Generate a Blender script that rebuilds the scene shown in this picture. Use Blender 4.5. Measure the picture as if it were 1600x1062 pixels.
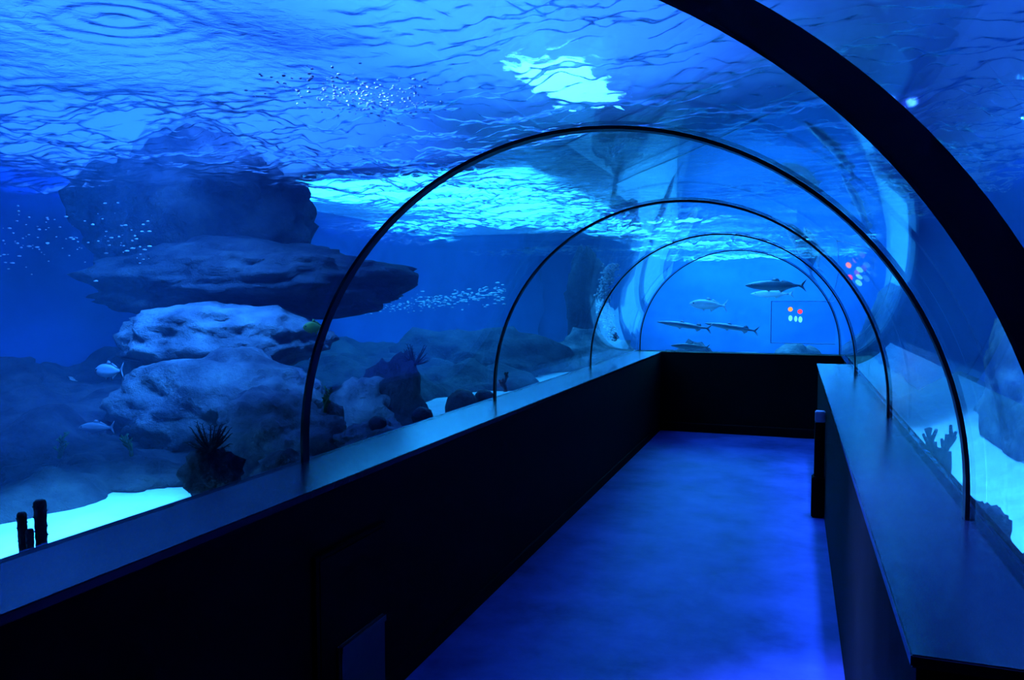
import bpy, bmesh, math, random
import numpy as np
from mathutils import Vector, Matrix, noise

# ------------------------------------------------------------------ camera, world, light, exposure
sc = bpy.context.scene
for o in list(bpy.data.objects):
    bpy.data.objects.remove(o)
COL = sc.collection

F_PX = 1220.0                      # focal length in pixels of the 1600 px wide frame
YAW, PITCH, EYE = 0.347854, 0.053228, 1.6
cam_d = bpy.data.cameras.new('camera')
cam = bpy.data.objects.new('camera', cam_d)
COL.objects.link(cam)
cam_d.sensor_width = 36.0
cam_d.lens = 36.0 * F_PX / 1600.0
cam_d.clip_start, cam_d.clip_end = 0.02, 100
cam.location = (0, 0, EYE)
cam.rotation_euler = (math.pi / 2 - PITCH, 0, YAW)
sc.camera = cam

world = bpy.data.worlds.new('world')
sc.world = world
world.use_nodes = True
world.node_tree.nodes['Background'].inputs['Color'].default_value = (0.0, 0.004, 0.03, 1)
world.node_tree.nodes['Background'].inputs['Strength'].default_value = 0.3

vs = sc.view_settings
vs.view_transform = 'Standard'
vs.look = 'None'
vs.gamma = 1.0
vs.use_curve_mapping = False
vs.exposure = 0.0
cy = sc.cycles
cy.max_bounces = 5
cy.diffuse_bounces = 1
cy.glossy_bounces = 2
cy.transmission_bounces = 4
cy.volume_bounces = 0
cy.transparent_max_bounces = 24
cy.caustics_reflective = False
cy.caustics_refractive = False
cy.sample_clamp_indirect = 4.0
cy.use_denoising = True
cy.use_adaptive_sampling = True
cy.adaptive_threshold = 0.04
cy.use_light_tree = False

CYAN = (0.03, 0.32, 1.0)
AZURE = (0.02, 0.15, 1.0)
DEEP = (0.03, 0.06, 1.0)


def area_light(name, loc, size, size_y, color, power, rot=(0, 0, 0), spread=math.pi):
    d = bpy.data.lights.new(name, 'AREA')
    d.shape = 'RECTANGLE'
    d.size, d.size_y = size, size_y
    d.color = color
    d.energy = power
    d.spread = spread
    o = bpy.data.objects.new(name, d)
    COL.objects.link(o)
    o.location = loc
    o.rotation_euler = rot
    return o


def aim(a, b):
    return (Vector(b) - Vector(a)).to_track_quat('-Z', 'Y').to_euler()


# unseen flood lamps over the tank, plus added lights for bubbles, ledge and ripples
area_light('flood_lamp_left', (-2.85, 2.0, 3.6), 0.3, 1.8, CYAN, 185, spread=math.radians(28))
area_light('flood_lamp_reef', (-3.2, 3.2, 3.9), 0.6, 0.8, (0.02, 0.21, 1.0), 230, rot=aim((-3.2, 3.2, 3.9), (-4.3, 4.7, 1.0)), spread=math.radians(64))
area_light('flood_lamp_right', (1.12, 4.7, 3.6), 0.2, 5.4, CYAN, 320, spread=math.radians(26))
area_light('flood_lamp_tunnel', (0.0, 5.6, 4.4), 0.4, 6.0, DEEP, 20, spread=math.radians(44))
area_light('fill_light_bubbles', (-2.7, 3.0, 3.4), 0.3, 0.5, (0.07, 0.17, 1.0), 110, rot=aim((-2.7, 3.0, 3.4), (-1.8, 2.95, 2.5)), spread=math.radians(26))  # added spot that makes the surface bubbles glint
area_light('fill_light_ledge', (0.42, 4.8, 3.6), 0.15, 6.5, (0.03, 0.17, 1.0), 130, spread=math.radians(24))  # added strip to brighten the right ledge
area_light('patch_light_far', (-2.5, 8.8, 3.9), 0.8, 2.2, (0.03, 0.22, 1.0), 120)  # added lamp, shows as a pale patch through the ripples
# unseen lights added to brighten the service room walls and ceiling
area_light('wall_fill_left', (-4.3, 4.5, 3.0), 0.3, 12.0, (0.02, 0.17, 1.0), 800, rot=(0, math.radians(103), 0))
area_light('wall_fill_right', (0.9, 3.0, 3.0), 0.2, 8.0, (0.02, 0.15, 1.0), 200, rot=(0, math.radians(-105), 0))
area_light('ceiling_fill', (-3.4, 8.0, 3.4), 4.0, 11.0, (0.02, 0.15, 1.0), 1150, rot=(math.pi, 0, 0))

WATER_Z = 2.55
CX, CZ, R = -0.665, 1.02, 1.157       # axis and radius of the acrylic vault
LEDGE = 0.95
END_Y = 9.70


def at(px, py, dep):
    """World point seen at a pixel of the photograph, dep metres in front of the lens."""
    cp, sp, ca, sa = math.cos(PITCH), math.sin(PITCH), math.cos(YAW), math.sin(YAW)
    fw = Vector((-sa * cp, ca * cp, -sp))
    rt = Vector((ca, sa, 0))
    up = rt.cross(fw)
    return Vector((0, 0, EYE)) + dep * (fw + rt * (px - 800) / F_PX + up * (531 - py) / F_PX)


# ------------------------------------------------------------------ helpers
def link(o, parent=None):
    COL.objects.link(o)
    if parent is not None:
        o.parent = parent
        o.matrix_parent_inverse = Matrix.Identity(4)
    return o


def obj(name, bm, mat, parent=None, smooth=True):
    me = bpy.data.meshes.new(name)
    if isinstance(bm, tuple):
        me.from_pydata(*bm)
    else:
        bmesh.ops.recalc_face_normals(bm, faces=bm.faces)
        bm.to_mesh(me)
        bm.free()
    if mat is not None:
        me.materials.append(mat)
    if smooth:
        me.polygons.foreach_set('use_smooth', [True] * len(me.polygons))
    me.update()
    return link(bpy.data.objects.new(name, me), parent)


def tag(o, label, cat=None, group=None, kind=None):
    o['label'] = label
    if cat:
        o['category'] = cat
    if group:
        o['group'] = group
    if kind:
        o['kind'] = kind
    return o


def empty(name, loc=(0, 0, 0), rz=0):
    o = bpy.data.objects.new(name, None)
    o.empty_display_size = 0.1
    link(o)
    o.location = loc
    o.rotation_euler = (0, 0, rz)
    return o


def box(bm, x0, x1, y0, y1, z0, z1, bevel=0.0):
    m = Matrix.Translation(((x0 + x1) / 2, (y0 + y1) / 2, (z0 + z1) / 2)) @ Matrix.Diagonal((x1 - x0, y1 - y0, z1 - z0, 1))
    r = bmesh.ops.create_cube(bm, size=1.0, matrix=m)
    if bevel:
        es = {e for v in r['verts'] for e in v.link_edges}
        bmesh.ops.bevel(bm, geom=list(es), offset=bevel, segments=2, affect='EDGES')


def boxobj(name, dims, mat, parent=None, bevel=0.0):
    bm = bmesh.new()
    box(bm, *dims, bevel=bevel)
    return obj(name, bm, mat, parent, smooth=False)


def tube_path(bm, pts, radii, seg=10, cap=True):
    """A tube through pts with a radius per point."""
    rings = []
    n = len(pts)
    for i, p in enumerate(pts):
        p = Vector(p)
        d = (Vector(pts[min(i + 1, n - 1)]) - Vector(pts[max(i - 1, 0)])).normalized()
        a = d.orthogonal().normalized() if i == 0 else (rings_a - rings_a.dot(d) * d).normalized()
        rings_a = a
        b = d.cross(a)
        rings.append([bm.verts.new(p + radii[i] * (math.cos(t) * a + math.sin(t) * b))
                      for t in (2 * math.pi * k / seg for k in range(seg))])
    for i in range(n - 1):
        for k in range(seg):
            bm.faces.new((rings[i][k], rings[i][(k + 1) % seg], rings[i + 1][(k + 1) % seg], rings[i + 1][k]))
    if cap:
        bm.faces.new(rings[0][::-1])
        bm.faces.new(rings[-1])


# ------------------------------------------------------------------ materials
def new_mat(name):
    m = bpy.data.materials.new(name)
    m.use_nodes = True
    nt = m.node_tree
    nt.nodes.clear()
    out = nt.nodes.new('ShaderNodeOutputMaterial')
    return m, nt, out


def N(nt, kind, **kw):
    n = nt.nodes.new(kind)
    for k, v in kw.items():
        if k in n.inputs:
            n.inputs[k].default_value = v
        else:
            setattr(n, k, v)
    return n


def L(nt, a, b):
    nt.links.new(a, b)


def ramp(nt, fac, stops):
    r = nt.nodes.new('ShaderNodeValToRGB')
    while len(r.color_ramp.elements) < len(stops):
        r.color_ramp.elements.new(0.5)
    for e, (p, c) in zip(r.color_ramp.elements, stops):
        e.position = p
        e.color = (*c, 1)
    L(nt, fac, r.inputs['Fac'])
    return r


def surface_mat(name, stops, scale=4.0, rough=0.6, bump=0.3, bump_scale=None, spec=0.3, detail=6, coat=0.0,
                bump_dist=0.02, stretch=(1, 1, 1)):
    """Noise coloured principled material."""
    m, nt, out = new_mat(name)
    tc = N(nt, 'ShaderNodeTexCoord')
    mp = N(nt, 'ShaderNodeMapping')
    mp.inputs['Scale'].default_value = stretch
    L(nt, tc.outputs['Object'], mp.inputs['Vector'])
    nz = N(nt, 'ShaderNodeTexNoise', Scale=scale, Detail=detail, Roughness=0.6)
    L(nt, mp.outputs['Vector'], nz.inputs['Vector'])
    cr = ramp(nt, nz.outputs['Fac'], stops)
    bs = N(nt, 'ShaderNodeBsdfPrincipled', Roughness=rough)
    bs.inputs['Specular IOR Level'].default_value = spec
    bs.inputs['Coat Weight'].default_value = coat
    L(nt, cr.outputs['Color'], bs.inputs['Base Color'])
    if bump:
        nb = N(nt, 'ShaderNodeTexNoise', Scale=bump_scale or scale * 4, Detail=6, Roughness=0.65)
        L(nt, mp.outputs['Vector'], nb.inputs['Vector'])
        bp = N(nt, 'ShaderNodeBump', Strength=bump, Distance=bump_dist)
        L(nt, nb.outputs['Fac'], bp.inputs['Height'])
        L(nt, bp.outputs['Normal'], bs.inputs['Normal'])
    L(nt, bs.outputs['BSDF'], out.inputs['Surface'])
    return m


def facing(nt, normal=None):
    """|cos| of the angle between the ray and the surface normal."""
    g = N(nt, 'ShaderNodeNewGeometry')
    d = N(nt, 'ShaderNodeVectorMath', operation='DOT_PRODUCT')
    L(nt, g.outputs['Incoming'], d.inputs[0])
    L(nt, normal if normal is not None else g.outputs['Normal'], d.inputs[1])
    a = N(nt, 'ShaderNodeMath', operation='ABSOLUTE')
    L(nt, d.outputs['Value'], a.inputs[0])
    return a.outputs[0]


def acrylic_mat():
    m, nt, out = new_mat('clear_acrylic')
    c = facing(nt)
    s = N(nt, 'ShaderNodeMath', operation='SUBTRACT')
    s.inputs[0].default_value = 1.0
    L(nt, c, s.inputs[1])
    p = N(nt, 'ShaderNodeMath', operation='POWER')
    L(nt, s.outputs[0], p.inputs[0])
    p.inputs[1].default_value = 5.0
    k = N(nt, 'ShaderNodeMath', operation='MULTIPLY_ADD')
    L(nt, p.outputs[0], k.inputs[0])
    k.inputs[1].default_value = 0.80
    k.inputs[2].default_value = 0.02
    tr = N(nt, 'ShaderNodeBsdfTransparent', Color=(0.97, 0.985, 1.0, 1))
    gl = N(nt, 'ShaderNodeBsdfGlossy', Roughness=0.015)
    gl.inputs['Color'].default_value = (0.9, 0.95, 1, 1)
    mx = N(nt, 'ShaderNodeMixShader')
    L(nt, k.outputs[0], mx.inputs[0])
    L(nt, tr.outputs[0], mx.inputs[1])
    L(nt, gl.outputs[0], mx.inputs[2])
    L(nt, mx.outputs[0], out.inputs['Surface'])
    return m


def water_surface_mat():
    m, nt, out = new_mat('rippled_water')
    tc = N(nt, 'ShaderNodeTexCoord')
    mp = N(nt, 'ShaderNodeMapping')
    mp.inputs['Scale'].default_value = (1.0, 1.0, 1.0)
    L(nt, tc.outputs['Object'], mp.inputs['Vector'])
    n1 = N(nt, 'ShaderNodeTexNoise', Scale=12.0, Detail=5.0, Roughness=0.6, Distortion=0.8)
    L(nt, mp.outputs['Vector'], n1.inputs['Vector'])
    bp = N(nt, 'ShaderNodeBump', Strength=0.5, Distance=0.012)
    L(nt, n1.outputs['Fac'], bp.inputs['Height'])
    c = facing(nt, bp.outputs['Normal'])
    mr = N(nt, 'ShaderNodeMapRange')          # total reflection below the critical angle
    mr.inputs['From Min'].default_value = 0.19
    mr.inputs['From Max'].default_value = 0.27
    mr.inputs['To Min'].default_value = 0.92
    mr.inputs['To Max'].default_value = 0.05
    L(nt, c, mr.inputs['Value'])
    tr = N(nt, 'ShaderNodeBsdfTransparent', Color=(0.9, 0.96, 1.0, 1))
    gl = N(nt, 'ShaderNodeBsdfGlossy', Roughness=0.03)
    gl.inputs['Color'].default_value = (0.9, 0.95, 1, 1)
    L(nt, bp.outputs['Normal'], gl.inputs['Normal'])
    mx = N(nt, 'ShaderNodeMixShader')
    L(nt, mr.outputs[0], mx.inputs[0])
    rf = N(nt, 'ShaderNodeBsdfRefraction', IOR=1.012, Roughness=0.0)
    L(nt, bp.outputs['Normal'], rf.inputs['Normal'])
    m2 = N(nt, 'ShaderNodeMixShader', Fac=0.65)
    L(nt, tr.outputs[0], m2.inputs[1])
    L(nt, rf.outputs[0], m2.inputs[2])
    L(nt, m2.outputs[0], mx.inputs[1])
    L(nt, gl.outputs[0], mx.inputs[2])
    L(nt, mx.outputs[0], out.inputs['Surface'])
    return m


def volume_mat():
    m, nt, out = new_mat('blue_sea_water')
    a = N(nt, 'ShaderNodeVolumeAbsorption', Density=0.045)
    a.inputs['Color'].default_value = (0.1, 0.70, 0.97, 1)
    s = N(nt, 'ShaderNodeVolumeScatter', Density=0.06, Anisotropy=0.2)
    s.inputs['Color'].default_value = (0.12, 0.45, 1.0, 1)
    ad = N(nt, 'ShaderNodeAddShader')
    L(nt, a.outputs[0], ad.inputs[0])
    L(nt, s.outputs[0], ad.inputs[1])
    L(nt, ad.outputs[0], out.inputs['Volume'])
    return m


def emit_mat(name, color, strength):
    m, nt, out = new_mat(name)
    e = N(nt, 'ShaderNodeEmission', Strength=strength)
    e.inputs['Color'].default_value = (*color, 1)
    L(nt, e.outputs[0], out.inputs['Surface'])
    return m


def fish_mat(name, back, belly, split=0.0, soft=0.25, rough=0.35):
    """Darker back, paler belly, by height in the fish's own frame."""
    m, nt, out = new_mat(name)
    tc = N(nt, 'ShaderNodeTexCoord')
    sp = N(nt, 'ShaderNodeSeparateXYZ')
    L(nt, tc.outputs['Generated'], sp.inputs[0])
    nz = N(nt, 'ShaderNodeTexNoise', Scale=14.0, Detail=3.0)
    L(nt, tc.outputs['Object'], nz.inputs['Vector'])
    ma = N(nt, 'ShaderNodeMath', operation='MULTIPLY_ADD')
    L(nt, nz.outputs['Fac'], ma.inputs[0])
    ma.inputs[1].default_value = 0.12
    L(nt, sp.outputs['Z'], ma.inputs[2])
    cr = ramp(nt, ma.outputs[0], [(max(0, 0.5 + split - soft / 2), belly), (min(1, 0.5 + split + soft / 2), back)])
    bs = N(nt, 'ShaderNodeBsdfPrincipled', Roughness=rough)
    L(nt, cr.outputs['Color'], bs.inputs['Base Color'])
    L(nt, bs.outputs['BSDF'], out.inputs['Surface'])
    return m


M = {}
M['acrylic'] = acrylic_mat()
M['water'] = water_surface_mat()
M['volume'] = volume_mat()
M['black'] = surface_mat('black_painted_board', [(0.3, (0.006, 0.005, 0.004)), (0.7, (0.010, 0.008, 0.007))], scale=3, rough=0.7, bump=0.05, spec=0.05)
M['rib'] = surface_mat('black_rubber_seal', [(0.3, (0.010, 0.010, 0.014)), (0.7, (0.02, 0.02, 0.026))], scale=5, rough=0.35, bump=0.03, spec=0.5)
M['portal'] = surface_mat('matt_black_steel', [(0.3, (0.004, 0.004, 0.005)), (0.7, (0.007, 0.007, 0.008))], scale=5, rough=0.7, bump=0.03)
M['ledge'] = surface_mat('grey_laminate', [(0.3, (0.014, 0.016, 0.03)), (0.7, (0.022, 0.026, 0.045))], scale=2, rough=0.24, bump=0.03, bump_scale=30, spec=0.4)
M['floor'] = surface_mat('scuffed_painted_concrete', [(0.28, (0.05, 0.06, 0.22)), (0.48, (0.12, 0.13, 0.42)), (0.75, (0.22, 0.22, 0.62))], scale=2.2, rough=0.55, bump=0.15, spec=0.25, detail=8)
M['sand'] = surface_mat('white_coral_sand', [(0.3, (0.62, 0.62, 0.60)), (0.7, (0.80, 0.80, 0.78))], scale=5, rough=0.95, bump=0.5, bump_scale=30, spec=0.05)
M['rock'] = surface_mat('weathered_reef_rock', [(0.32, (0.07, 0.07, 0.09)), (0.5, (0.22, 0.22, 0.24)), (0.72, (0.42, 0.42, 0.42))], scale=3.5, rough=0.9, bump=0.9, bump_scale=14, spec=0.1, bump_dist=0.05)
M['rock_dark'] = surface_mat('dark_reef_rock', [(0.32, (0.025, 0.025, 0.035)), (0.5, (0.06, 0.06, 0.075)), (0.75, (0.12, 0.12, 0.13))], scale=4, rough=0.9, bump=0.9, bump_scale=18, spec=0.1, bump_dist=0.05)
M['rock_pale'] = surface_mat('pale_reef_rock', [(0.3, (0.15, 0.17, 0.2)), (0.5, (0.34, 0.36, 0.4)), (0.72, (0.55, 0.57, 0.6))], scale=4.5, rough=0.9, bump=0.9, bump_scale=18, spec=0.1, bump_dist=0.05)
M['backdrop'] = surface_mat('blue_painted_tank_wall', [(0.3, (0.03, 0.10, 0.38)), (0.7, (0.06, 0.18, 0.55))], scale=0.9, rough=0.85, bump=0.4, bump_scale=4, spec=0.1)
M['ceiling'] = surface_mat('white_ceiling', [(0.3, (0.55, 0.6, 0.65)), (0.7, (0.7, 0.75, 0.8))], scale=1.0, rough=0.9, bump=0.1)
M['coral_dark'] = surface_mat('dark_coral', [(0.3, (0.012, 0.012, 0.02)), (0.7, (0.04, 0.04, 0.055))], scale=20, rough=0.85, bump=0.6, bump_scale=60)
M['coral_brown'] = surface_mat('brown_coral', [(0.3, (0.03, 0.025, 0.03)), (0.7, (0.09, 0.08, 0.08))], scale=20, rough=0.85, bump=0.6, bump_scale=60)
M['coral_green'] = surface_mat('green_coral', [(0.3, (0.05, 0.16, 0.05)), (0.7, (0.16, 0.4, 0.12))], scale=14, rough=0.85, bump=0.5, bump_scale=50)
M['bubble'] = surface_mat('silvery_bubbles', [(0.3, (0.85, 0.9, 0.95)), (0.7, (1, 1, 1))], scale=10, rough=0.25, bump=0.0, spec=0.8)
M['pale_plate'] = surface_mat('pale_plastic', [(0.3, (0.42, 0.42, 0.45)), (0.7, (0.52, 0.52, 0.55))], scale=6, rough=0.5, bump=0.05)
M['grey_plate'] = surface_mat('grey_plastic', [(0.3, (0.10, 0.10, 0.11)), (0.7, (0.14, 0.14, 0.15))], scale=6, rough=0.5, bump=0.05)
M['housing'] = surface_mat('grey_lamp_housing', [(0.3, (0.1, 0.1, 0.1)), (0.7, (0.15, 0.15, 0.15))], scale=4, rough=0.6, bump=0.0)
M['lamp_cyan'] = emit_mat('cyan_lamp_glow', (0.015, 0.32, 1.0), 15.0)
M['panel_rim'] = surface_mat('pale_blue_rim', [(0.3, (0.7, 0.8, 0.85)), (0.7, (0.75, 0.85, 0.9))], scale=6, rough=0.4, bump=0)
M['lamp_far'] = emit_mat('bright_cyan_lamp_glow', (0.02, 0.34, 1.0), 30.0)
M['reflected_red'] = emit_mat('red_reflection_glow', (1.0, 0.05, 0.10), 1.6)  # glow of the dots that imitate reflected lights
M['reflected_orange'] = emit_mat('orange_reflection_glow', (1.0, 0.30, 0.06), 1.6)
M['reflected_green'] = emit_mat('green_reflection_glow', (0.15, 1.0, 0.75), 1.1)
M['eye'] = surface_mat('dark_eye', [(0.3, (0.01, 0.01, 0.01)), (0.7, (0.02, 0.02, 0.02))], scale=4, rough=0.1, bump=0)
M['fish_grey'] = fish_mat('grey_fish_skin', (0.05, 0.07, 0.09), (0.28, 0.32, 0.36), -0.12)
M['fish_silver'] = fish_mat('silver_fish_skin', (0.35, 0.4, 0.45), (0.85, 0.9, 0.95), 0.05)
M['fish_belly'] = fish_mat('white_fish_skin', (0.5, 0.55, 0.6), (0.95, 0.97, 1.0), 0.1)
M['fish_barracuda'] = fish_mat('barracuda_skin', (0.06, 0.07, 0.10), (0.45, 0.5, 0.55), -0.08)
M['fish_dark'] = fish_mat('dark_fish_skin', (0.03, 0.04, 0.05), (0.12, 0.14, 0.16), 0.0)
M['fish_yellow'] = fish_mat('yellow_fish_skin', (0.30, 0.45, 0.05), (0.5, 0.6, 0.1), 0.0)

# ------------------------------------------------------------------ the tunnel: floor, parapets, ledges
def structure(o, label=None):
    o['kind'] = 'structure'
    if label:
        o['label'] = label
    return o


BACK_Y = -3.0
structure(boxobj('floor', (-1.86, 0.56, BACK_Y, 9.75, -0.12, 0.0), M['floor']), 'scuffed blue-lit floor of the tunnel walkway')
structure(boxobj('wall_left', (-1.86, -1.53, BACK_Y, 9.55, 0.0, LEDGE - 0.025), M['black']), 'low black parapet wall on the left of the walkway')
structure(boxobj('wall_right', (0.225, 0.53, 1.60, 8.35, 0.0, LEDGE - 0.025), M['black']), 'low black parapet wall on the right of the walkway')
structure(boxobj('wall_outer', (0.53, 0.56, BACK_Y, 9.75, 0.0, LEDGE - 0.004), M['black']), 'thin black kerb under the right acrylic')
structure(boxobj('wall_end', (-1.86, 0.53, 9.55, 9.80, 0.0, LEDGE), M['black']), 'low black parapet wall closing the far end')
structure(boxobj('wall_behind', (-1.9, 0.6, BACK_Y - 0.12, BACK_Y, 0.0, 2.35), M['black']), 'black wall behind the viewer')
structure(boxobj('baseboard_end', (-1.53, 0.53, 9.47, 9.55, 0.0, 0.10), M['black']), 'dark skirting at the foot of the far parapet')
structure(boxobj('baseboard_left', (-1.53, -1.515, BACK_Y, 9.47, 0.0, 0.07), M['black']), 'dark skirting at the foot of the left parapet')
tag(boxobj('ledge_top', (-1.86, -1.525, BACK_Y, 9.55, LEDGE - 0.025, LEDGE), M['ledge'], bevel=0.003), 'long grey laminate ledge on top of the left parapet', 'ledge')
tag(boxobj('ledge_top', (0.21, 0.53, 1.56, 8.36, LEDGE - 0.025, LEDGE), M['ledge'], bevel=0.003), 'wide grey laminate ledge on top of the right parapet', 'ledge')

# access hatch with a vent plate in the left parapet
hatch = empty('door_1', (-1.53, 2.47, 0.0))
structure(hatch, 'black access hatch in the left parapet')
boxobj('panel', (0.0, 0.012, -0.22, 0.22, 0.02, 0.70), M['black'], hatch, bevel=0.004)
boxobj('frame', (0.0, 0.016, -0.25, -0.225, 0.0, 0.72), M['black'], hatch, bevel=0.003)
boxobj('frame', (0.0, 0.018, -0.225, 0.23, 0.705, 0.72), M['black'], hatch, bevel=0.003)
vp = boxobj('vent_plate', (0.012, 0.03, -0.12, 0.20, 0.06, 0.36), M['grey_plate'], hatch, bevel=0.006)
boxobj('plate_rim', (0.03, 0.036, -0.12, 0.20, 0.33, 0.36), M['grey_plate'], vp, bevel=0.003)

# bollard by the right parapet
bol = empty('bollard', (0.185, 6.1, 0.0))
tag(bol, 'slim black post with a pale square plate beside the right parapet', 'post')
boxobj('post', (-0.035, 0.035, -0.04, 0.04, 0.0, 0.70), M['black'], bol, bevel=0.006)
boxobj('foot', (-0.05, 0.038, -0.06, 0.06, 0.0, 0.30), M['black'], bol, bevel=0.008)
boxobj('plate', (-0.035, 0.035, -0.045, 0.03, 0.70, 0.78), M['pale_plate'], bol, bevel=0.006)


# ------------------------------------------------------------------ acrylic vault and its ribs
def arch_profile(r, n=64, z_leg=LEDGE):
    pts = [(CX + r, z_leg)]
    for i in range(n + 1):
        t = math.pi * i / n
        pts.append((CX + r * math.cos(t), CZ + r * math.sin(t)))
    pts.append((CX - r, z_leg))
    return pts


def arch_band(r0, r1, y0, y1, z_leg=LEDGE, n=64):
    """Closed band following the vault between two radii and two stations."""
    bm = bmesh.new()
    a, b = arch_profile(r0, n, z_leg), arch_profile(r1, n, z_leg)
    rows = []
    for (xa, za), (xb, zb) in zip(a, b):
        rows.append([bm.verts.new(p) for p in ((xa, y0, za), (xb, y0, zb), (xb, y1, zb), (xa, y1, za))])
    for p, q in zip(rows, rows[1:]):
        for k in range(4):
            bm.faces.new((p[k], p[(k + 1) % 4], q[(k + 1) % 4], q[k]))
    bm.faces.new(rows[0])
    bm.faces.new(rows[-1][::-1])
    return bm


def sharp(o, ang=0.6):
    bm = bmesh.new()
    bm.from_mesh(o.data)
    for e in bm.edges:
        if len(e.link_faces) == 2 and e.calc_face_angle(0) > ang:
            e.smooth = False
    bm.to_mesh(o.data)
    bm.free()
    return o


RIBS = [2.60, 4.68, 7.20, END_Y]
stations = [BACK_Y] + RIBS
plab = ['clear acrylic vault panel nearest the viewer, around the thick black arch',
        'clear acrylic vault panel between the first and second thin ribs',
        'clear acrylic vault panel between the second and third thin ribs',
        'clear acrylic vault panel between the third rib and the far end']
for i in range(len(stations) - 1):
    w = sharp(obj('window_%d' % (i + 1), arch_band(R, R + 0.045, stations[i] + 0.004, stations[i + 1] - 0.004), M['acrylic']))
    structure(w, plab[i])
# flat end window
bm = bmesh.new()
pr = arch_profile(R + 0.03, 64)
f0 = [bm.verts.new((x, END_Y + 0.03, z)) for x, z in pr]
f1 = [bm.verts.new((x, END_Y + 0.07, z)) for x, z in pr]
bm.faces.new(f0)
bm.faces.new(f1[::-1])
for k in range(len(pr)):
    j = (k + 1) % len(pr)
    bm.faces.new((f0[k], f0[j], f1[j], f1[k]))
structure(obj('window_5', bm, M['acrylic'], smooth=False), 'flat acrylic end window above the far parapet')

rlab = ['slim black arched rib, nearest of the thin ribs', 'slim black arched rib, second of the thin ribs',
        'slim black arched rib, third of the thin ribs', 'slim black arched rib framing the far end window']
for i, y in enumerate(RIBS):
    w = (0.021, 0.016, 0.012, 0.010)[i]
    rb = sharp(obj('arch_rib', arch_band(R - 0.013, R - 0.001, y - w, y + w), M['rib']))
    tag(rb, rlab[i], 'arch', 'thin ribs of the vault')
# the thick arch stands in a plane turned 38 degrees, where the tunnel bends towards the viewer
def ring_band(c_in, r_in, c_out, r_out, half, n=72):
    bm = bmesh.new()
    rows = []
    prof = []
    for k in range(-6, n + 7):
        t = math.pi * min(max(k, 0), n) / n
        drop = (max(0, -k) + max(0, k - n)) / 6
        a = (c_in[0] + r_in * math.cos(t), (c_in[1] + r_in * math.sin(t)) * (1 - drop))
        b = (c_out[0] + r_out * math.cos(t), (c_out[1] + r_out * math.sin(t)) * (1 - drop))
        prof.append((a, b))
    for (xa, za), (xb, zb) in prof:
        rows.append([bm.verts.new(p) for p in ((xa, -half, za), (xb, -half, zb), (xb, half, zb), (xa, half, za))])
    for p, q in zip(rows, rows[1:]):
        for k in range(4):
            bm.faces.new((p[k], p[(k + 1) % 4], q[(k + 1) % 4], q[k]))
    bm.faces.new(rows[0])
    bm.faces.new(rows[-1][::-1])
    return bm


po = sharp(obj('arch_portal', ring_band((-1.049, 1.036), 0.931, (-1.030, 0.946), 1.058, 0.004), M['portal']))
po.location = (0.49, 1.40, 0)
po.rotation_euler = (0, 0, math.radians(38))
tag(po, 'thick matt black arch closest to the viewer', 'arch')

# ------------------------------------------------------------------ the tank: walls, sand, water
TX0, TX1, TY0, TY1 = -6.6, 1.75, -3.6, 20.5


def fbm(p, o=5, h=1.0, lac=2.1):
    return noise.fractal(p, h, lac, o)


def relief(name, origin, u, v, nu, nv, depth, seed, mat, amp=0.25, freq=0.8):
    """A wall slab whose front is uneven; origin plus u, v edges, front towards u x v."""
    u, v = Vector(u), Vector(v)
    nrm = u.cross(v).normalized()
    V, Fc = [], []
    for j in range(nv + 1):
        for i in range(nu + 1):
            p = Vector(origin) + u * i / nu + v * j / nv
            q = p * freq + Vector((seed, seed * 1.7, 0))
            V.append(p + nrm * amp * fbm(q))
    nfr = len(V)
    for j in range(nv):
        for i in range(nu):
            a = j * (nu + 1) + i
            Fc.append((a, a + 1, a + nu + 2, a + nu + 1))
    back = [Vector(origin) - nrm * depth, Vector(origin) + u - nrm * depth, Vector(origin) + u + v - nrm * depth, Vector(origin) + v - nrm * depth]
    V += back
    Fc.append((nfr + 3, nfr + 2, nfr + 1, nfr))
    Fc.append(tuple([nfr, nfr + 1] + [i for i in range(nu, -1, -1)]))
    Fc.append(tuple([nfr + 2, nfr + 3] + [nv * (nu + 1) + i for i in range(0, nu + 1)]))
    Fc.append(tuple([nfr + 3, nfr] + [j * (nu + 1) for j in range(0, nv + 1)]))
    Fc.append(tuple([nfr + 1, nfr + 2] + [j * (nu + 1) + nu for j in range(nv, -1, -1)]))
    return obj(name, ([tuple(x) for x in V], [], Fc), mat)


H = 2.55
structure(relief('wall_tank_left', (TX0, TY0, 0.2), (0, TY1 - TY0, 0), (0, 0, H), 110, 30, 0.5, 3.1, M['backdrop']), 'blue back wall of the tank on the left')
structure(relief('wall_tank_right', (TX1, TY1, 0.2), (0, TY0 - TY1, 0), (0, 0, H), 110, 30, 0.5, 8.2, M['backdrop'], amp=0.12), 'blue back wall of the tank on the right')
structure(relief('wall_tank_far', (TX0, TY1, 0.2), (TX1 - TX0, 0, 0), (0, 0, H), 50, 30, 0.5, 5.7, M['backdrop']), 'blue back wall of the tank beyond the end window')
structure(relief('wall_tank_near', (TX1, TY0, 0.2), (TX0 - TX1, 0, 0), (0, 0, H), 30, 16, 0.5, 1.2, M['backdrop']), 'blue wall of the tank behind the viewer')
structure(boxobj('wall_service_left', (TX0 - 0.6, TX0 - 0.3, TY0 - 0.5, TY1 + 0.5, 2.75, 5.1), M['ceiling']), 'pale service room wall above the water on the left')
structure(boxobj('wall_service_right', (TX1 + 0.3, TX1 + 0.6, TY0 - 0.5, TY1 + 0.5, 2.75, 5.1), M['ceiling']), 'pale service room wall above the water on the right')
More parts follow.
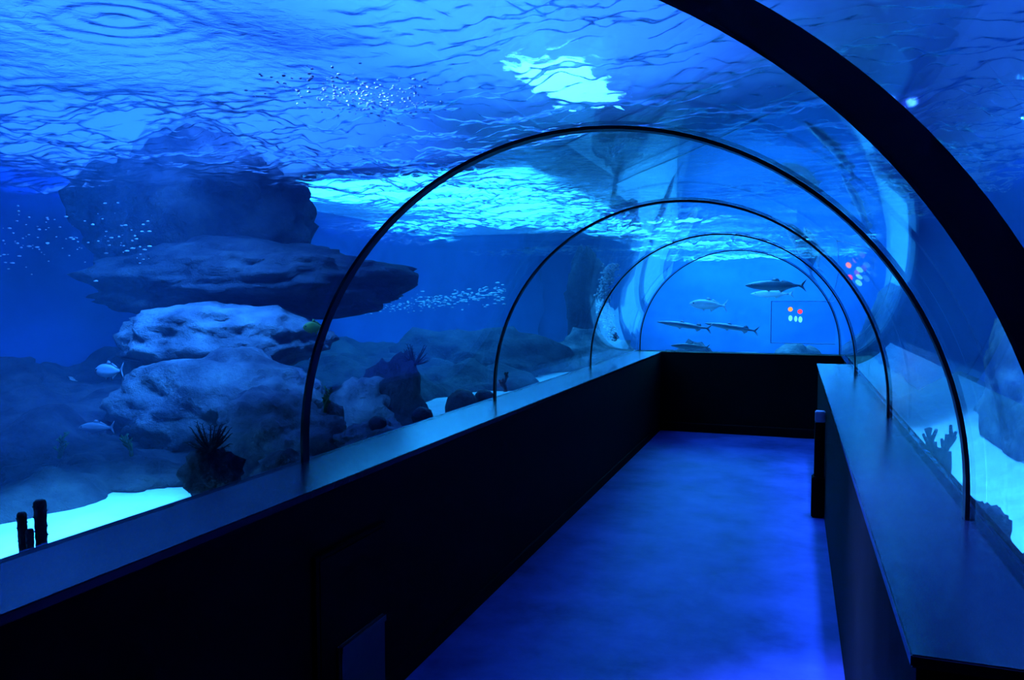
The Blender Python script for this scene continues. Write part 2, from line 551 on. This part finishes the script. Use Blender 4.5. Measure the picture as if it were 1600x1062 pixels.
structure(boxobj('wall_service_far', (TX0 - 0.3, TX1 + 0.3, TY1 + 0.3, TY1 + 0.6, 2.75, 5.1), M['ceiling']), 'pale service room wall above the water at the far end')
structure(boxobj('wall_service_near', (TX0 - 0.3, TX1 + 0.3, TY0 - 0.6, TY0 - 0.3, 2.75, 5.1), M['ceiling']), 'pale service room wall above the water behind the viewer')
structure(boxobj('ceiling', (TX0 - 0.6, TX1 + 0.6, TY0 - 0.6, TY1 + 0.6, 5.1, 5.2), M['ceiling']), 'pale ceiling of the service room over the water')


def sand_h(x, y):
    b = 0.60 + 0.05 * fbm(Vector((x * 0.9, y * 0.9, 3.3)), 4)
    if y > 9.815:
        return b - 0.36
    if x > -0.5:
        b -= 0.14
        b += max(0, x - 1.1) * 0.5
    else:
        b += max(0, -3.6 - x) * 0.10
    return b


def sand_patch(x0, x1, y0, y1, step):
    nx, ny = max(2, int((x1 - x0) / step)), max(2, int((y1 - y0) / step))
    V, Fc = [], []
    for j in range(ny + 1):
        for i in range(nx + 1):
            x, y = x0 + (x1 - x0) * i / nx, y0 + (y1 - y0) * j / ny
            V.append((x, y, sand_h(x, y)))
    for j in range(ny):
        for i in range(nx):
            a = j * (nx + 1) + i
            Fc.append((a, a + 1, a + nx + 2, a + nx + 1))
    nb = len(V)
    V += [(x0, y0, 0.1), (x1, y0, 0.1), (x1, y1, 0.1), (x0, y1, 0.1)]
    Fc.append((nb + 3, nb + 2, nb + 1, nb))
    Fc.append(tuple([nb, nb + 1] + list(range(nx, -1, -1))))
    Fc.append(tuple([nb + 2, nb + 3] + [ny * (nx + 1) + i for i in range(nx + 1)]))
    Fc.append(tuple([nb + 3, nb] + [j * (nx + 1) for j in range(ny + 1)]))
    Fc.append(tuple([nb + 1, nb + 2] + [j * (nx + 1) + nx for j in range(ny, -1, -1)]))
    return (V, [], Fc)


tag(obj('sand_bed', sand_patch(TX0, -1.87, TY0, 9.81, 0.10), M['sand']), 'pale sand bed of the tank left of the tunnel', 'sand', kind='stuff')
tag(obj('sand_bed', sand_patch(0.57, TX1, TY0, 9.81, 0.10), M['sand']), 'pale sand bed of the tank right of the tunnel', 'sand', kind='stuff')
tag(obj('sand_bed', sand_patch(TX0, TX1, 9.82, TY1, 0.14), M['sand']), 'pale sand bed of the tank beyond the end window', 'sand', kind='stuff')


def water_mesh():
    rng = np.random.default_rng(7)
    xs = np.concatenate([np.linspace(TX0, -5.4, 20, endpoint=False), np.arange(-5.4, -3.4, 0.03), np.arange(-3.4, 1.7, 0.016), [TX1]])
    ys = np.concatenate([np.linspace(TY0, 0.7, 40, endpoint=False), np.arange(0.7, 5.0, 0.016), np.arange(5.0, 9.5, 0.03), np.arange(9.5, TY1, 0.06), [TY1]])
    X, Y = np.meshgrid(xs, ys)
    Z = np.zeros_like(X)

    def low(scale, seed, n=7):
        r = np.random.default_rng(seed)
        s = np.zeros_like(X)
        for _ in range(n):
            a, k, p = r.uniform(0, 2 * np.pi), scale * r.uniform(0.5, 1.6), r.uniform(0, 6.28)
            s += np.sin(k * (X * np.cos(a) + Y * np.sin(a)) + p)
        return s / np.sqrt(n)
    wx, wy = 0.10 * low(2.5, 11), 0.10 * low(2.5, 12)
    Xw, Yw = X + wx, Y + wy
    act = np.clip(0.60 + 0.75 * low(1.9, 21), 0.06, 1.6)     # rough and calm patches
    for q in range(64):
        a = rng.normal(0.35, 0.75)
        short = q % 2
        lam = np.exp(rng.uniform(np.log(0.075), np.log(0.17))) if short else np.exp(rng.uniform(np.log(0.18), np.log(0.65)))
        k = 2 * np.pi / lam
        Z += ((0.10 if short else 0.07) * lam / (2 * np.pi)) * rng.uniform(0.5, 1.4) * np.sin(k * (Xw * np.sin(a) + Yw * np.cos(a)) + rng.uniform(0, 6.28))
    Z *= act
    Z += 0.018 * low(4.2, 31) + 0.012 * low(1.6, 33)
    for (cx, cyy, am) in ((-2.35, 4.3, 0.006), (-2.2, 2.1, 0.004), (0.9, 2.3, 0.004)):       # rings where a drop fell
        r = np.hypot(X - cx, Y - cyy)
        Z += am * np.sin(2 * np.pi * r / 0.11) * np.exp(-(r / 0.35) ** 2)
    ny, nx = X.shape
    V = np.stack([X, Y, WATER_Z + np.clip(Z, -0.09, 0.09)], -1).reshape(-1, 3)
    idx = np.arange(nx * ny).reshape(ny, nx)
    Fq = np.stack([idx[:-1, :-1], idx[:-1, 1:], idx[1:, 1:], idx[1:, :-1]], -1).reshape(-1, 4)
    me = bpy.data.meshes.new('water_surface')
    me.vertices.add(len(V))
    me.vertices.foreach_set('co', V.ravel())
    me.loops.add(Fq.size)
    me.loops.foreach_set('vertex_index', Fq.ravel())
    me.polygons.add(len(Fq))
    me.polygons.foreach_set('loop_start', np.arange(0, Fq.size, 4))
    me.polygons.foreach_set('loop_total', np.full(len(Fq), 4))
    me.polygons.foreach_set('use_smooth', np.ones(len(Fq), bool))
    me.update(calc_edges=True)
    me.materials.append(M['water'])
    return link(bpy.data.objects.new('water_surface', me))


tag(water_mesh(), 'rippled water surface seen from below', 'water', kind='stuff')

# the body of water: two closed shells around the tunnel
bm = bmesh.new()


def prism(prof, y0, y1):
    a = [bm.verts.new((x, y0, z)) for x, z in prof]
    b = [bm.verts.new((x, y1, z)) for x, z in prof]
    bm.faces.new(a)
    bm.faces.new(b[::-1])
    for k in range(len(prof)):
        j = (k + 1) % len(prof)
        bm.faces.new((a[k], a[j], b[j], b[k]))


TOP = WATER_Z + 0.10
RO = R + 0.05
prof = [(TX0 - 0.3, 0.3), (TX0 - 0.3, TOP), (TX1 + 0.3, TOP), (TX1 + 0.3, 0.3), (CX + RO + 0.03, 0.3)] + [(CX + RO + 0.03, LEDGE + 0.002)] + arch_profile(RO, 64, LEDGE + 0.002) + [(CX - RO - 0.06, LEDGE + 0.002), (CX - RO - 0.06, 0.3)]
prism(prof, TY0 - 0.3, END_Y + 0.10)
prism([(TX0 - 0.3, 0.3), (TX0 - 0.3, TOP), (TX1 + 0.3, TOP), (TX1 + 0.3, 0.3)], END_Y + 0.102, TY1 + 0.3)
bmesh.ops.triangulate(bm, faces=[f for f in bm.faces if len(f.verts) > 4])
tag(obj('tank_water', bm, M['volume'], smooth=False), 'hazy blue sea water filling the tank around the tunnel', 'water', kind='stuff')


# lamp banks hung low over the water
def lamp_bank(loc, sx, sy, label, glow='lamp_cyan'):
    e = empty('lamp_bank', loc)
    tag(e, label, 'lamp', 'lamp banks over the water')
    boxobj('housing', (-sx / 2 - 0.05, sx / 2 + 0.05, -sy / 2 - 0.05, sy / 2 + 0.05, 0.01, 0.12), M['housing'], e, bevel=0.02)
    d = boxobj('diffuser', (-sx / 2, sx / 2, -sy / 2, sy / 2, 0.0, 0.01), M['housing'], e)
    d.data.materials.append(M[glow])
    for f in d.data.polygons:
        f.material_index = 1 if f.normal.z < -0.5 else 0      # only the underside glows
    return e


lamp_bank((-3.9, 9.4, WATER_Z + 0.13), 3.4, 6.0, 'glowing cyan lamp bank over the water left of the tunnel')
lamp_bank((-0.9, 17.2, WATER_Z + 0.13), 4.6, 6.2, 'large glowing cyan lamp bank over the water far beyond the end window', 'lamp_far')
lamp_bank((-1.3, 12.1, WATER_Z + 0.13), 2.6, 2.2, 'small glowing cyan lamp bank over the water just past the end window', 'lamp_far')


# ------------------------------------------------------------------ rocks
def rock_mesh(radii, seed, rough=0.35, freq=1.3, sub=4, flat=None, strata=0.0):
    bm = bmesh.new()
    bmesh.ops.create_icosphere(bm, subdivisions=sub, radius=1.0)
    s = Vector((seed * 3.7, seed * 1.3, seed * 7.1))
    for v in bm.verts:
        d = v.co.normalized()
        n = fbm(d * freq + s, 6, 0.9)
        n2 = noise.turbulence(d * freq * 2.2 + s, 4, False)
        w = noise.voronoi(d * freq * 1.6 + s + Vector((n, n, n)) * 0.3)[0]
        k = 1 + rough * 0.75 * n + rough * 0.4 * (n2 - 0.6) - rough * 0.75 * max(0.0, 0.22 - (w[1] - w[0])) + rough * 0.22 * noise.fractal(d * 6 + s, 0.8, 2.2, 4)
        if strata:
            k += strata * math.sin(9 * d.z + 2.5 * n)
        p = Vector((d.x * radii[0], d.y * radii[1], d.z * radii[2])) * k
        if flat is not None and p.z < flat:
            p.z = flat + (p.z - flat) * 0.25
        v.co = p
    return bm


def rock(loc, radii, label, mat='rock', seed=1, rz=YAW, rough=0.35, freq=1.3, sub=4, name='rock', cat='rock', group=None, strata=0.0):
    o = obj(name, rock_mesh(radii, seed, rough, freq, sub, strata=strata), M[mat])
    o.location = loc
    o.rotation_euler = (0, 0, rz)
    return tag(o, label, cat, group)


def px_rock(x0, x1, y0, y1, dep, label, thick=0.8, **kw):
    """A boulder that fills the pixel box at a distance, with real thickness."""
    c = at((x0 + x1) / 2, (y0 + y1) / 2, dep)
    rx, rz_ = (x1 - x0) / 2 * dep / F_PX, (y1 - y0) / 2 * dep / F_PX
    return rock(c, (rx, rx * thick, rz_), label, **kw)


def reef_slope():
    x0, x1, y0, y1, nx, ny = -6.5, -2.5, 0.2, 9.6, 76, 150
    V, Fc = [], []
    for j in range(ny + 1):
        for i in range(nx + 1):
            x, y = x0 + (x1 - x0) * i / nx, y0 + (y1 - y0) * j / ny
            p = Vector((x * 0.8, y * 0.8, 1.7))
            edge = -3.25 - 0.35 * math.sin(1.3 * y + 0.6) - 0.25 * fbm(Vector((y, 0, 9)), 3) + 0.10 * min(4, max(0, y - 4.5))
            t = max(0.0, edge - x)
            z = 0.42 + 0.22 * min(1, t / 0.35) + 0.12 * t + min(1, t / 0.5) * (0.14 * fbm(p, 6) + 0.14 * noise.turbulence(p * 2.5, 4, False))
            V.append((x, y, z))
    for j in range(ny):
        for i in range(nx):
            a = j * (nx + 1) + i
            Fc.append((a, a + 1, a + nx + 2, a + nx + 1))
    nb = len(V)
    V += [(x0, y0, 0.25), (x1, y0, 0.25), (x1, y1, 0.25), (x0, y1, 0.25)]
    Fc.append((nb + 3, nb + 2, nb + 1, nb))
    Fc.append(tuple([nb, nb + 1] + list(range(nx, -1, -1))))
    Fc.append(tuple([nb + 2, nb + 3] + [ny * (nx + 1) + i for i in range(nx + 1)]))
    Fc.append(tuple([nb + 3, nb] + [j * (nx + 1) for j in range(ny + 1)]))
    Fc.append(tuple([nb + 1, nb + 2] + [j * (nx + 1) + nx for j in range(ny, -1, -1)]))
    o = obj('reef_slope', (V, [], Fc), M['rock_dark'])
    return tag(o, 'rugged reef slope rising from the sand to the left back wall', 'rock')


reef_slope()
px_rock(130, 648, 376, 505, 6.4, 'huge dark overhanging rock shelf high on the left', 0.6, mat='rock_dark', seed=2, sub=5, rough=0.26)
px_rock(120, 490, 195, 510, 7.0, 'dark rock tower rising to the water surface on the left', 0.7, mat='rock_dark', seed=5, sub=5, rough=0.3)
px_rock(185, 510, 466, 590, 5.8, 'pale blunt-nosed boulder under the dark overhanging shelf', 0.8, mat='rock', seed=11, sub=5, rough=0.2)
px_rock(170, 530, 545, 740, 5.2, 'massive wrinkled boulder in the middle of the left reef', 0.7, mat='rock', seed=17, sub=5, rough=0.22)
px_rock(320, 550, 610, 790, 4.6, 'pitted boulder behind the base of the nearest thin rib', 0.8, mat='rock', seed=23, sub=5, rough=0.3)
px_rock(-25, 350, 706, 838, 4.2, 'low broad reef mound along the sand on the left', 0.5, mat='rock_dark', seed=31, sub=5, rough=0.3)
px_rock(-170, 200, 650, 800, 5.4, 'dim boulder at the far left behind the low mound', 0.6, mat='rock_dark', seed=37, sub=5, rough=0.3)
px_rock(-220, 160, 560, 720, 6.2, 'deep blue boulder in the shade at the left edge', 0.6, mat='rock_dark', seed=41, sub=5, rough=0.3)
px_rock(288, 385, 690, 800, 3.15, 'small craggy rock carrying a feather star by the left ledge', 0.8, mat='rock_dark', seed=43, rough=0.4)
px_rock(395, 515, 702, 770, 3.6, 'low dark rock at the foot of the nearest thin rib', 0.7, mat='rock_dark', seed=47)
px_rock(490, 545, 630, 720, 4.6, 'rounded blue-grey rock just right of the nearest thin rib', 0.8, mat='rock', seed=53)
px_rock(518, 668, 655, 730, 4.5, 'rough mottled rock mound carrying a ball coral', 0.7, mat='rock_pale', seed=59, sub=5)
px_rock(505, 620, 585, 720, 6.0, 'pale sloping rock leaning on the tall dark rock', 0.8, mat='rock', seed=61)
px_rock(560, 668, 545, 720, 6.2, 'tall dark standing rock with a coral tuft on top', 0.8, mat='rock_dark', seed=67, rough=0.3)
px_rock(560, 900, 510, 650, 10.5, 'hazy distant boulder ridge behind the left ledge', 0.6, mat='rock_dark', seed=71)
px_rock(840, 990, 520, 600, 10.8, 'distant brownish reef rock beside the pale column', 0.7, mat='rock', seed=73)
px_rock(880, 950, 380, 560, 11.5, 'distant dark rock pillar left of the pale column', 0.9, mat='rock_dark', seed=79)
px_rock(1015, 1130, 532, 650, 12.0, 'small dark rock tip above the far parapet', 0.8, mat='rock_dark', seed=83)
px_rock(1175, 1310, 540, 660, 12.5, 'brownish rock tip above the right of the far parapet', 0.8, mat='rock', seed=89)
rock((0.76, 2.55, 0.55), (0.17, 0.60, 0.36), 'smooth dark rock against the right acrylic near the rib base', 'rock_dark', seed=97, rz=0, rough=0.25)
rock((0.74, 3.65, 0.55), (0.12, 0.2, 0.24), 'small dark rock behind the right leg of the nearest thin rib', 'rock_dark', seed=101, rz=0, rough=0.3)
rock((1.65, 6.2, 0.75), (0.35, 1.6, 0.8), 'blue-grey rock bank along the right tank wall', 'rock', seed=103, rz=0, rough=0.3, sub=5)


# ------------------------------------------------------------------ corals and sponges
def tube_sponge(base, tubes, label):
    e = empty('tube_sponge', base)
    tag(e, label, 'sponge')
    for (dx, dy, h, r, lean) in tubes:
        bm = bmesh.new()
        n = 26
        pts = [(dx + lean * (i / n) ** 1.5, dy, h * i / n) for i in range(n + 1)]
        rad = [r * (0.75 + 0.35 * i / n) * (1.0 + 0.10 * (i % 2)) for i in range(n + 1)]
        pts.append((pts[-1][0], dy, h + 0.004))
        rad.append(r * 0.8)
        pts.append((pts[-1][0], dy, h - 0.03))
        rad.append(r * 0.6)
        tube_path(bm, pts, rad, 14)
        for q in range(90):                                   # knobs
            i = q % n
            a = q * 2.4
            c = Vector(pts[i]) + Vector((math.cos(a), math.sin(a), 0)) * rad[i] * 0.98
            bmesh.ops.create_icosphere(bm, subdivisions=1, radius=r * 0.22, matrix=Matrix.Translation(c))
        obj('tube', bm, M['coral_dark'], e)
    return e


b = at(52, 866, 2.33)
b.z = sand_h(b.x, b.y)
ca, sa = math.cos(YAW), math.sin(YAW)
spo = tube_sponge(b, [(-0.026, 0, 1.6 - 335 * 2.33 / 1220 - b.z, 0.012, -0.005), (0.022, 0.01, 1.6 - 317 * 2.33 / 1220 - b.z, 0.0155, -0.004), (0.004, -0.02, 1.6 - 358 * 2.33 / 1220 - b.z, 0.010, 0.0)],
                  'dark knobbly tube sponge standing on bright sand by the left ledge')
spo.rotation_euler = (0, 0, YAW)


bpy.context.view_layer.update()


def on_rock(px, py):
    """The rock point that shows at a pixel, so that growth sits on the reef itself."""
    start = 1298 * 2.0 / (1243 - px)                 # just outside the left acrylic
    a, b = at(px, py, start), at(px, py, start + 1)
    hit, p, n, _, o, _ = sc.ray_cast(bpy.context.evaluated_depsgraph_get(), a, (b - a).normalized(), distance=6)
    return p if hit else b


def feather_star(loc, label, n=36, size=0.11, seed=1, mat='coral_dark', up=0.15):
    rnd = random.Random(seed)
    e = empty('feather_star', loc)
    tag(e, label, 'feather star')
    bm = bmesh.new()
    bmesh.ops.create_icosphere(bm, subdivisions=2, radius=size * 0.16)
    obj('body', bm, M[mat], e)
    for k in range(n):
        a = 2 * math.pi * k / n + rnd.uniform(-0.15, 0.15)
        el = rnd.uniform(up - 0.4, up + 0.9)
        ln = size * rnd.uniform(0.75, 1.15)
        d = Vector((math.cos(a) * math.cos(el), math.sin(a) * math.cos(el), math.sin(el)))
        bm = bmesh.new()
        pts = []
        for i in range(7):
            t = i / 6
            pts.append(d * ln * t + Vector((0, 0, 0.35 * ln * t * t)))
        tube_path(bm, pts, [size * 0.06 * (1.15 - 0.8 * i / 6) for i in range(7)], 6)
        for i in range(1, 7):                                  # side pinnules
            for s in (-1, 1):
                side = d.cross(Vector((0, 0, 1))).normalized() * s
                p = Vector(pts[i])
                q = p + (side * 0.6 + d * 0.5).normalized() * ln * 0.16
                tube_path(bm, [p, q], [size * 0.02, size * 0.008], 4)
        obj('arm', bm, M[mat], e)
    return e


feather_star(on_rock(328, 704), 'dark feather star perched on the small craggy rock', size=0.085, seed=3)
feather_star(on_rock(648, 568), 'dark coral tuft on top of the tall standing rock', size=0.12, seed=4)


def ball_coral(loc, r, label, mat='coral_dark', seed=1, squash=0.9, name='ball_coral'):
    bm = bmesh.new()
    bmesh.ops.create_icosphere(bm, subdivisions=4, radius=1)
    s = Vector((seed, seed * 2, 0))
    for v in bm.verts:
        d = v.co.normalized()
        k = 1 + 0.08 * fbm(d * 1.5 + s, 4) + 0.035 * math.sin(22 * d.x + 6 * fbm(d * 2 + s)) * math.sin(22 * d.y)
        v.co = Vector((d.x * r, d.y * r, d.z * r * squash)) * k
    o = obj(name, bm, M[mat])
    o.location = loc
    return tag(o, label, 'coral')


ball_coral(on_rock(590, 662), 0.05, 'small dark ball coral on the mottled rock mound', seed=1)
ball_coral(at(660, 651, 4.8), 0.066, 'dark ball coral beside the bright sand, at the left ledge', seed=2)
ball_coral(at(722, 640, 5.9), 0.125, 'large brown dome coral by the left ledge', 'coral_brown', seed=3, squash=1.25)
ball_coral(at(757, 621, 6.1), 0.075, 'smaller dark dome coral right behind the second thin rib', 'coral_dark', seed=4)


def branch_coral(base, h, label, seed=1, mat='coral_dark', r=0.016, depth=3, spread=0.6, name='branching_coral'):
    rnd = random.Random(seed)
    bm = bmesh.new()

    def grow(p, d, ln, rad, lvl):
        pts, q = [p], p.copy()
        for i in range(4):
            d = (d + Vector((rnd.uniform(-.15, .15), rnd.uniform(-.15, .15), 0.10))).normalized()
            q = q + d * ln / 4
            pts.append(q.copy())
        tube_path(bm, pts, [rad * (1 - 0.09 * i) for i in range(5)], 7)
        if lvl > 0:
            for k in range(3):
                j = rnd.choice((1, 2, 3, 4))
                a = rnd.uniform(0, 6.28)
                dd = (d + Vector((math.cos(a) * spread, math.sin(a) * spread, 0.1))).normalized()
                grow(pts[j].copy(), dd, ln * 0.6, rad * 0.75, lvl - 1)
    grow(Vector((0, 0, 0)), Vector((0, 0, 1)), h * 0.62, r, depth)
    o = obj(name, bm, M[mat])
    o.location = base
    return tag(o, label, 'coral')


b = at(1474, 752, 4.2)
b.z = sand_h(b.x, b.y) - 0.01
branch_coral(b, 1.75 * (1.6 - 246 * 4.2 / 1220 - b.z), 'dark branching coral on bright sand beyond the right ledge', seed=5, r=0.028, depth=3, spread=0.55)
branch_coral(at(790, 612, 6.3), 0.13, 'small grey fan-shaped coral right of the second thin rib', seed=8, mat='coral_brown', r=0.017, depth=4, spread=1.0, name='fan_coral')
for i, (x, y, d, lab) in enumerate(((92, 716, 4.1, 'green leafy coral on the low reef mound at the left'), (205, 712, 4.0, 'green tufted coral on the low reef mound below the big boulder'),
                                    (508, 640, 4.4, 'green tufted coral on the rock right of the nearest rib'))):
    branch_coral(on_rock(x, y) - Vector((0, 0, 0.015)), 0.14, lab, seed=20 + i, mat='coral_green', r=0.012, depth=4, spread=1.1, name='tufted_coral')


# ------------------------------------------------------------------ fish
def fish(loc, length, height, label, mat, heading=0.0, pitch=0.0, kind='jack', eye=True, group=None):
    """Body along +x (head at -x), one continuous mesh with fins; eyes as parts."""
    bm = bmesh.new()
    if kind == 'barracuda':
        prof = [(0, .10), (.06, .32), (.16, .62), (.25, .85), (.40, 1.0), (.60, .95), (.75, .70), (.86, .42), (.93, .30)]
    elif kind == 'round':
        prof = [(0, .08), (.04, .34), (.12, .66), (.25, .94), (.40, 1.0), (.55, .92), (.70, .64), (.82, .30), (.90, .16)]
    else:
        prof = [(0, .06), (.05, .32), (.14, .62), (.27, .90), (.42, 1.0), (.56, .92), (.70, .66), (.82, .36), (.90, .20)]
    wid = 0.55 if kind != 'barracuda' else 0.8
    seg, rings = 14, []
    for t, h in prof:
        x = (t - 0.5) * length
        ring = []
        for k in range(seg):
            a = 2 * math.pi * k / seg
            ring.append(bm.verts.new((x, math.sin(a) * h * height / 2 * wid, math.cos(a) * h * height / 2)))
        rings.append(ring)
    for i in range(len(rings) - 1):
        for k in range(seg):
            bm.faces.new((rings[i][k], rings[i][(k + 1) % seg], rings[i + 1][(k + 1) % seg], rings[i + 1][k]))
    bm.faces.new(rings[0])
    bm.faces.new(rings[-1][::-1])

    def fin(pts, th=0.004):
        a = [bm.verts.new((x * length, -th, z * height)) for x, z in pts]
        b2 = [bm.verts.new((x * length, th, z * height)) for x, z in pts]
        bm.faces.new(a)
        bm.faces.new(b2[::-1])
        for k in range(len(pts)):
            j = (k + 1) % len(pts)
            bm.faces.new((a[k], a[j], b2[j], b2[k]))
    tz = 0.62 if kind != 'barracuda' else 0.95
    fin([(.38, .08), (.44, .2), (.53, tz), (.50, .3), (.47, 0), (.50, -.3), (.53, -tz), (.44, -.2), (.38, -.08)])
    if kind == 'barracuda':
        fin([(.22, .30), (.27, .80), (.32, .55), (.33, .22)])
        fin([(.20, -.30), (.26, -.80), (.31, -.55), (.33, -.22)])
        fin([(-.08, .46), (-.04, .85), (.02, .46)])
        fin([(-.12, -.44), (-.06, -.78), (-.03, -.46)])
    else:
        fin([(-.08, .46), (-.02, .72), (.05, .68), (.08, .44)])
        fin([(.10, .42), (.13, .56), (.28, .30), (.32, .16)])
        fin([(.06, -.43), (.10, -.68), (.17, -.48), (.30, -.18)])
        fin([(-.16, -.42), (-.10, -.62), (-.06, -.46)])
    e = empty('fish', loc)
    e.rotation_euler = (0, pitch, heading)
    obj('body', bm, M[mat], e)
    if eye:
        for s in (-1, 1):
            bm = bmesh.new()
            bmesh.ops.create_uvsphere(bm, u_segments=10, v_segments=8, radius=height * 0.07)
            q = obj('eye', bm, M['eye'], e)
            q.location = (-0.40 * length, s * height * 0.27 * wid, height * 0.10)
    return tag(e, label, 'fish', group)


D = 11.3
px = D / F_PX
fish(at(1211, 446, D), 95 * px, 16 * px, 'long dark grey fish with a forked tail beyond the end window', 'fish_grey', YAW + 0.05)
fish(at(1206, 459, 12.2), 66 * 12.2 / F_PX, 11 * 12.2 / F_PX, 'pale white-bellied fish just below the long dark fish', 'fish_belly', YAW)
fish(at(1106, 476, D), 58 * px, 16 * px, 'silvery oval fish beyond the end window, left of the dark fish', 'fish_silver', YAW, 0.06, 'round')
fish(at(1068, 508, D), 84 * px, 9 * px, 'slender barracuda on the left of the pair', 'fish_barracuda', YAW, 0.13, 'barracuda')
fish(at(1142, 511, D + .3), 86 * px, 9 * px, 'slender barracuda on the right of the pair', 'fish_barracuda', YAW, 0.15, 'barracuda')
fish(at(1078, 541, D), 60 * px, 9 * px, 'dark fish low above the far parapet', 'fish_dark', YAW, 0.05)
fish(at(170, 579, 5.0), 44 * 5 / F_PX, 22 * 5 / F_PX, 'pale blue fish swimming before the left reef boulder', 'fish_silver', YAW, 0.0, 'round')
fish(at(490, 511, 4.9), 34 * 4.9 / F_PX, 18 * 4.9 / F_PX, 'small yellow-green fish beside the nearest thin rib', 'fish_yellow', YAW + 0.6, 0.0, 'round')
fish(at(150, 668, 4.6), 50 * 5 / F_PX, 16 * 5 / F_PX, 'dim blue fish low between the left boulders', 'fish_silver', YAW, 0.0)


# ------------------------------------------------------------------ bubbles and glint beads
def bubbles(name, label, pts, seed):
    bm = bmesh.new()
    for (p, r, sx) in pts:
        m = Matrix.Translation(p) @ Matrix.Rotation(YAW, 4, 'Z') @ Matrix.Diagonal((sx, 1, 0.8, 1))
        bmesh.ops.create_icosphere(bm, subdivisions=1, radius=r, matrix=m)
    return tag(obj(name, bm, M['bubble']), label, 'bubbles', kind='stuff')


rnd = random.Random(5)
pts = []
for i in range(330):
    x, y = rnd.gauss(-1.80, 0.15), rnd.gauss(3.05, 0.20)
    pts.append((Vector((x, y, WATER_Z - 0.05 - rnd.random() * 0.04)), rnd.uniform(0.002, 0.007), rnd.uniform(1.0, 1.8)))
bubbles('glitter_bubbles', 'small bubbles added for glitter under the water surface left of the vault crown', pts, 4)  # bubbles put in to give the surface its glitter
rnd = random.Random(12)
pts = []
for i in range(260):
    t = rnd.random() ** 0.7
    x = 555 + 235 * t
    y = 487 - 30 * t + rnd.gauss(0, 1) * (3 + 6 * t)
    pts.append((at(x, y, 8.8 + rnd.uniform(-.15, .15)), rnd.uniform(0.004, 0.011) * (0.6 + 0.6 * t), rnd.uniform(1.4, 3.2)))
bubbles('bubble_glint_drift', 'band of pale beads standing in for light glints right of the dark overhang', pts, 1)  # pale beads imitate light glinting on distant ripples
pts = []
for i in range(120):
    x, y = rnd.uniform(-20, 235), rnd.gauss(372, 24)
    pts.append((at(x, y, 4.5 + rnd.uniform(-.2, .2)), rnd.uniform(0.002, 0.007), rnd.uniform(1.0, 2.6)))
bubbles('bubble_glint_drift', 'scattered tiny bubbles in deep blue water at the far left', pts, 2)
pts = []
for i in range(800):
    t = rnd.random()
    x = 958 - 16 * math.sin(3.1 * t) * (1 - 0.2 * t) + 18 * max(0, t - .75) + rnd.gauss(0, 1) * (3.0 + 3 * (1 - t))
    y = 412 + 120 * t
    pts.append((at(x, y, 8.4 + rnd.uniform(-.08, .08)), rnd.uniform(0.008, 0.018), 1.0))
bubbles('bead_column', 'pale wavering column of small beads near the far left acrylic', pts, 3)  # pale beads strung along a wavering vertical streak

# ------------------------------------------------------------------ added pane and glowing dots for lights reflected in the end window
ip = empty('reflection_panel', (-0.265, END_Y - 0.012, 1.075))
tag(ip, 'added glass pane with glowing dots for red and green reflections on the far window', 'panel')
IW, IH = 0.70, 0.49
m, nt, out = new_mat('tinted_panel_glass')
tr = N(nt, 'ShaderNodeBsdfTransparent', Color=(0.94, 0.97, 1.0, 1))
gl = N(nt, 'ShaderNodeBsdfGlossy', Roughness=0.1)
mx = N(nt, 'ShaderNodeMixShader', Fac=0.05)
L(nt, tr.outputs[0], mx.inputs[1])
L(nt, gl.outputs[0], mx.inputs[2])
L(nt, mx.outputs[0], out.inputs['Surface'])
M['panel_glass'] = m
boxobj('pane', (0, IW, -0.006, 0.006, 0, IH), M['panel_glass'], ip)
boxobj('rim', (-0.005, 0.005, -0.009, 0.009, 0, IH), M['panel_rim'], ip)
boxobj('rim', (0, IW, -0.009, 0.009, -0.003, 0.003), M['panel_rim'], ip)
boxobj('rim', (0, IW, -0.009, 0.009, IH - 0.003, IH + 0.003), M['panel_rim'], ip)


def reflection_dot(x, z, rx, rz, mat, nm):
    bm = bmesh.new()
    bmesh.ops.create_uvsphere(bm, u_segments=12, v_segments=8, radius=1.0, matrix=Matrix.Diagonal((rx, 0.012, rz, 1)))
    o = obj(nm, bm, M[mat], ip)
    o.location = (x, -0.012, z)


for x, z, rx, rz, mt, nm in ((0.211, 0.398, 0.026, 0.026, 'reflected_orange', 'orange_reflection'), (0.317, 0.372, 0.027, 0.027, 'reflected_red', 'red_reflection'),
                             (0.213, 0.294, 0.022, 0.034, 'reflected_green', 'green_reflection'), (0.272, 0.287, 0.017, 0.034, 'reflected_green', 'green_reflection'), (0.322, 0.280, 0.022, 0.036, 'reflected_green', 'green_reflection')):
    reflection_dot(x, z, rx, rz, mt, nm)
